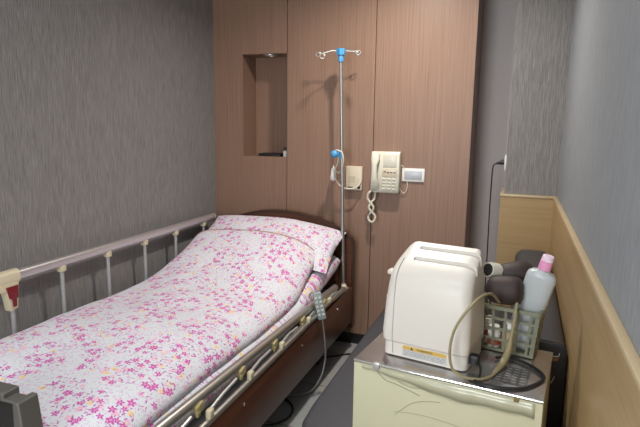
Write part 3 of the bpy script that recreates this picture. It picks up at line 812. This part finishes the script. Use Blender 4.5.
# ------------------------------------------------------------------ basket and contents
KR = math.radians(-12)
BZ = BZ1+.0025
bk = thing('plastic_basket', 'sage green plastic lattice basket on the oven top beside the toaster', 'basket', (.002, 1.784, BZ), KR)
bh = .152
def bq(s):  # half sizes at height fraction s
    return .097+.014*s, .046+.008*s
bs = MB()
# corner posts, solid and rounded
def corner(sx, sy, s):
    a, b = bq(s); return Vector((sx*a, sy*b, bh*s))
for sx in (-1, 1):
    for sy in (-1, 1):
        wl = .034 if sx < 0 else .012
        r0 = []
        for s in (.0, .5, 1.):
            c = corner(sx, sy, s)
            r0.append([c, c-Vector((sx*wl, 0, 0)), c-Vector((sx*wl, sy*.003, 0)), c-Vector((sx*.003, sy*.003, 0)), c-Vector((sx*.003, sy*.014, 0)), c-Vector((0, sy*.014, 0))])
        bs.loft(r0)
def wallbars(horizontal_axis):
    for sgn in (-1, 1):
        nb = 6 if horizontal_axis == 0 else 4
        for k in range(1, nb):
            f_ = -1+2*k/nb
            if horizontal_axis == 0: f_ = -.62+1.40*(k-1)/(nb-2) if k < nb else 1
            P = []
            for s in (0, 1):
                a, b = bq(s)
                P.append(Vector((f_*a, sgn*b, bh*s)) if horizontal_axis == 0 else Vector((sgn*a, f_*b, bh*s)))
            nn = Vector((0, -sgn*.003, 0)) if horizontal_axis == 0 else Vector((-sgn*.003, 0, 0))
            tt = Vector((.0038, 0, 0)) if horizontal_axis == 0 else Vector((0, .0038, 0))
            bs.loft([[p-tt, p+tt, p+tt+nn, p-tt+nn] for p in P])
        for s in (.04, .27, .50, .73):
            a, b = bq(s)
            if horizontal_axis == 0: bs.bb((-a, sgn*b-.0015, bh*s-.004), (a, sgn*b+.0015, bh*s+.004))
            else: bs.bb((sgn*a-.0015, -b, bh*s-.003), (sgn*a+.0015, b, bh*s+.003))
wallbars(0); wallbars(1)
a, b = bq(0); bs.bb((-a, -b, 0), (a, b, .004))
bs.build('lattice', M['basket'], bk, smooth=False)
a, b = bq(1); rm = MB()
po = rrect(2*a+.010, 2*b+.010, .014, 5); pi_ = rrect(2*a-.006, 2*b-.006, .010, 5)
rm.loft([[(x, y, bh-.010) for x, y in po], [(x, y, bh+.002) for x, y in po], [(x, y, bh+.002) for x, y in pi_], [(x, y, bh-.010) for x, y in pi_], [(x, y, bh-.010) for x, y in po]], caps=False)
rm.build('rim', M['basket'], bk)
bkM = Matrix.Translation((.002, 1.784, BZ)) @ Matrix.Rotation(KR, 4, 'Z')
def inb(x, y, z): return bkM @ Vector((x, y, z))
# small things seen through the lattice
t = thing('jar', 'small white jar with a red label seen through the basket lattice', 'jar', inb(-.030, -.021, .0045), KR)
MB().lathe([(.018, 0), (.020, .003), (.020, .050), (.015, .055)]).build('body', M['white'], t)
MB().lathe([(.0203, .010), (.0206, .012), (.0206, .034), (.0203, .036)]).build('label_band', M['orange'], t)
MB().lathe([(.017, .0555), (.017, .070), (.015, .072)]).build('lid', M['white'], t)
t = thing('jar', 'tan jar with a white lid in the middle of the basket', 'jar', inb(.016, -.021, .0045), KR)
MB().lathe([(.018, 0), (.021, .003), (.021, .065), (.016, .070)]).build('body', M['tan'], t)
MB().lathe([(.018, .0705), (.018, .088), (.016, .090)]).build('lid', M['white'], t)
t = thing('carton', 'little white and red carton at the left end of the basket', 'carton', inb(-.055, .012, .0045), KR)
MB().bb((-.010, -.022, 0), (.010, .022, .085), .001).build('carton_body', M['ivory'], t)
MB().bb((-.0106, -.0226, .020), (.0106, .0226, .045), .0004).build('band', M['orange'], t)
# bottle leaning in the basket
bt = thing('squeeze_bottle', 'milky plastic bottle with pink cap leaning in the basket', 'bottle', inb(.048, .022, .006))
ax = (Vector((.112, 1.775, 1.082))-inb(.050, .026, .006)).normalized()
q = ax.to_track_quat('Z', 'Y').to_matrix().to_4x4()
B0 = inb(.036, .014, .012)
ax = Vector((.110, 1.755, 1.078))-B0; k = ax.length
az = ax.normalized(); axx = (Vector((1, -.2, 0))-az*az.dot(Vector((1, -.2, 0)))).normalized(); ay = az.cross(axx)
BM_ = Matrix.Translation(B0) @ Matrix((axx, ay, az)).transposed().to_4x4()
def oval(rx, ry, z, n=36, p=2.6):
    o_ = []
    for i in range(n):
        a = 2*PI*i/n; c, s_ = math.cos(a), math.sin(a)
        o_.append(BM_ @ Vector((rx*math.copysign(abs(c)**(2/p), c), ry*math.copysign(abs(s_)**(2/p), s_), z)))
    return o_
MB().loft([oval(.034, .018, 0), oval(.040, .024, .004), oval(.043, .026, .014), oval(.045, .026, k-.090), oval(.045, .026, k-.066), oval(.042, .025, k-.056), oval(.034, .022, k-.049), oval(.022, .018, k-.045), oval(.019, .017, k-.043), oval(.019, .017, k-.040)]).build('body', M['bottle'], bt, world=True, angle=60)
MB().lathe([(.0180, k-.0395), (.0195, k-.037), (.0185, k-.012), (.017, k-.0115)], BM_, 28, sx=1., sy=.85).build('cap', M['pink'], bt, world=True)
MB().lathe([(.0165, k-.0110), (.0180, k-.010), (.0172, k+.006), (.015, k+.008)], BM_, 28, sx=1., sy=.85).build('cap_top', M['palepink'], bt, world=True)

# hair dryer lying across the basket
hd = thing('hair_dryer', 'dark brown hair dryer with a white nozzle lying on top of the basket', 'hair dryer', (-.01, 1.78, .93))
def cylframe(a, b): 
    a = Vector(a); b = Vector(b); d = b-a
    return Matrix.Translation(a) @ d.to_track_quat('Z', 'Y').to_matrix().to_4x4(), d.length
m_, l_ = cylframe((.038, 1.735, .968), (-.062, 1.752, .962))
MB().lathe([(.026, -.006), (.038, 0), (.044, .010), (.046, .030), (.045, .070), (.041, .088), (.033, l_-.006), (.024, l_)], m_, 32).build('barrel', M['dryer'], hd, world=True, angle=50)
m2, l2 = cylframe((-.004, 1.72, .962), (-.004, 1.72, .962+.01))
# rear mass: folded handle lying to the right and back
hr = []
P0 = Vector((-.022, 1.812, .994)); P1 = Vector((.066, 1.842, 1.008))
m3, l3 = cylframe(P0, P1)
MB().lathe([(.024, -.012), (.036, -.004), (.043, .01), (.046, .05), (.042, .085), (.032, l3), (.020, l3+.008)], m3, 28, sx=1., sy=.85).build('handle', M['dryer'], hd, world=True, angle=50)
m4, l4 = cylframe((-.040, 1.800, 1.008), (-.066, 1.765, 1.020))
nz = MB().lathe([(.027, 0), (.026, .030), (.0235, l4), (.0205, l4), (.020, .012), (.005, .011)], m4, 28)
lab(nz.build('nozzle', M['ivory'], hd, world=True), 'white nozzle')
MB().lathe([(.0202, l4-.008), (.0202, l4-.006), (.004, l4-.006)], m4, 24).build('nozzle_grille', M['black'], hd, world=True)
pts = catmull([(-.022, 1.690, .940), (-.045, 1.62, .985), (-.075, 1.53, .995), (-.108, 1.495, .958), (-.134, 1.49, .905), (-.143, 1.49, .845), (-.134, 1.49, .793), (-.103, 1.492, .772), (-.06, 1.505, .765), (-.025, 1.545, .765), (.0, 1.605, .774), (.014, 1.655, .800)], 10)
MB().tube(pts, .0040, 8).build('cord', M['cordolive'], hd, world=True)
pts = catmull([(.014, 1.655, .800), (.020, 1.670, .840), (.026, 1.685, .890), (.028, 1.700, .925), (.030, 1.715, .945)], 8)
MB().tube(pts, .005, 8).build('cord', M['cordolive'], hd, world=True)
pts = catmull([(-.020, 1.560, .767), (-.004, 1.600, .774), (.008, 1.635, .786), (.015, 1.658, .806), (.019, 1.670, .835)], 8)
MB().tube(pts, .009, 10, radii=[.006+.005*math.sin(PI*i/(len(pts)-1)) for i in range(len(pts))]).build('strain_relief', M['cordolive'], hd, world=True)

# taupe housing at the foot of the bed
tp = thing('bed_end_housing', 'taupe moulded plastic housing with a dark recess at the foot of the bed', 'housing', (-1.30, .98, 0))
hz = MB()
# x at top / bottom
def slab(x0t, x1t, y0, y1, zt, spread=.08):
    return [[(x0t-spread*.2, y0, 0), (x1t+spread, y0, 0), (x1t+spread, y1, 0), (x0t-spread*.2, y1, 0)], [(x0t, y0, zt), (x1t, y0, zt), (x1t, y1, zt), (x0t, y1, zt)]]
hz.loft(slab(-1.445, -1.161, .961, 1.005, .744))
hz.loft(slab(-1.180, -1.159, .940, 1.003, .758, .09))
hz.loft(slab(-1.445, -1.235, .960, 1.012, .760, .01))
hz.loft(slab(-1.284, -1.271, .940, .961, .752, .0))
hz = hz.build('shell', M['taupe'], tp, world=True)
bv = hz.modifiers.new('bevel', 'BEVEL'); bv.width = .004; bv.segments = 2; bv.limit_method = 'ANGLE'
MB().loft(slab(-1.269, -1.182, .946, .960, .738, .078)).build('recess_panel', M['taupedark'], tp, world=True)

# ------------------------------------------------------------------ camera and world
cam = bpy.data.cameras.new('camera'); co = bpy.data.objects.new('camera', cam); COL.objects.link(co)
cam.sensor_width = 36; cam.sensor_fit = 'HORIZONTAL'; cam.lens = 539.078/640*36; cam.clip_start = .02
f_ = 539.078
ray = lambda u, v: Vector(((u-320)/f_, -(v-213.5)/f_, -1.))
Yc = ray(520, 125).normalized(); Zc = -ray(277, 3400).normalized(); Xc = Yc.cross(Zc).normalized(); Zc = Xc.cross(Yc)
co.matrix_world = Matrix.Translation((0, 0, 1.48)) @ Matrix((Xc, Yc, Zc)).to_4x4()
SC.camera = co
wd = bpy.data.worlds.new('world'); SC.world = wd; wd.use_nodes = True
wd.node_tree.nodes['Background'].inputs[0].default_value = (.5, .55, .6, 1); wd.node_tree.nodes['Background'].inputs[1].default_value = .3
SC.view_settings.view_transform = 'Standard'; SC.view_settings.look = 'None'; SC.view_settings.gamma = 1
SC.view_settings.use_curve_mapping = False; SC.view_settings.exposure = .08
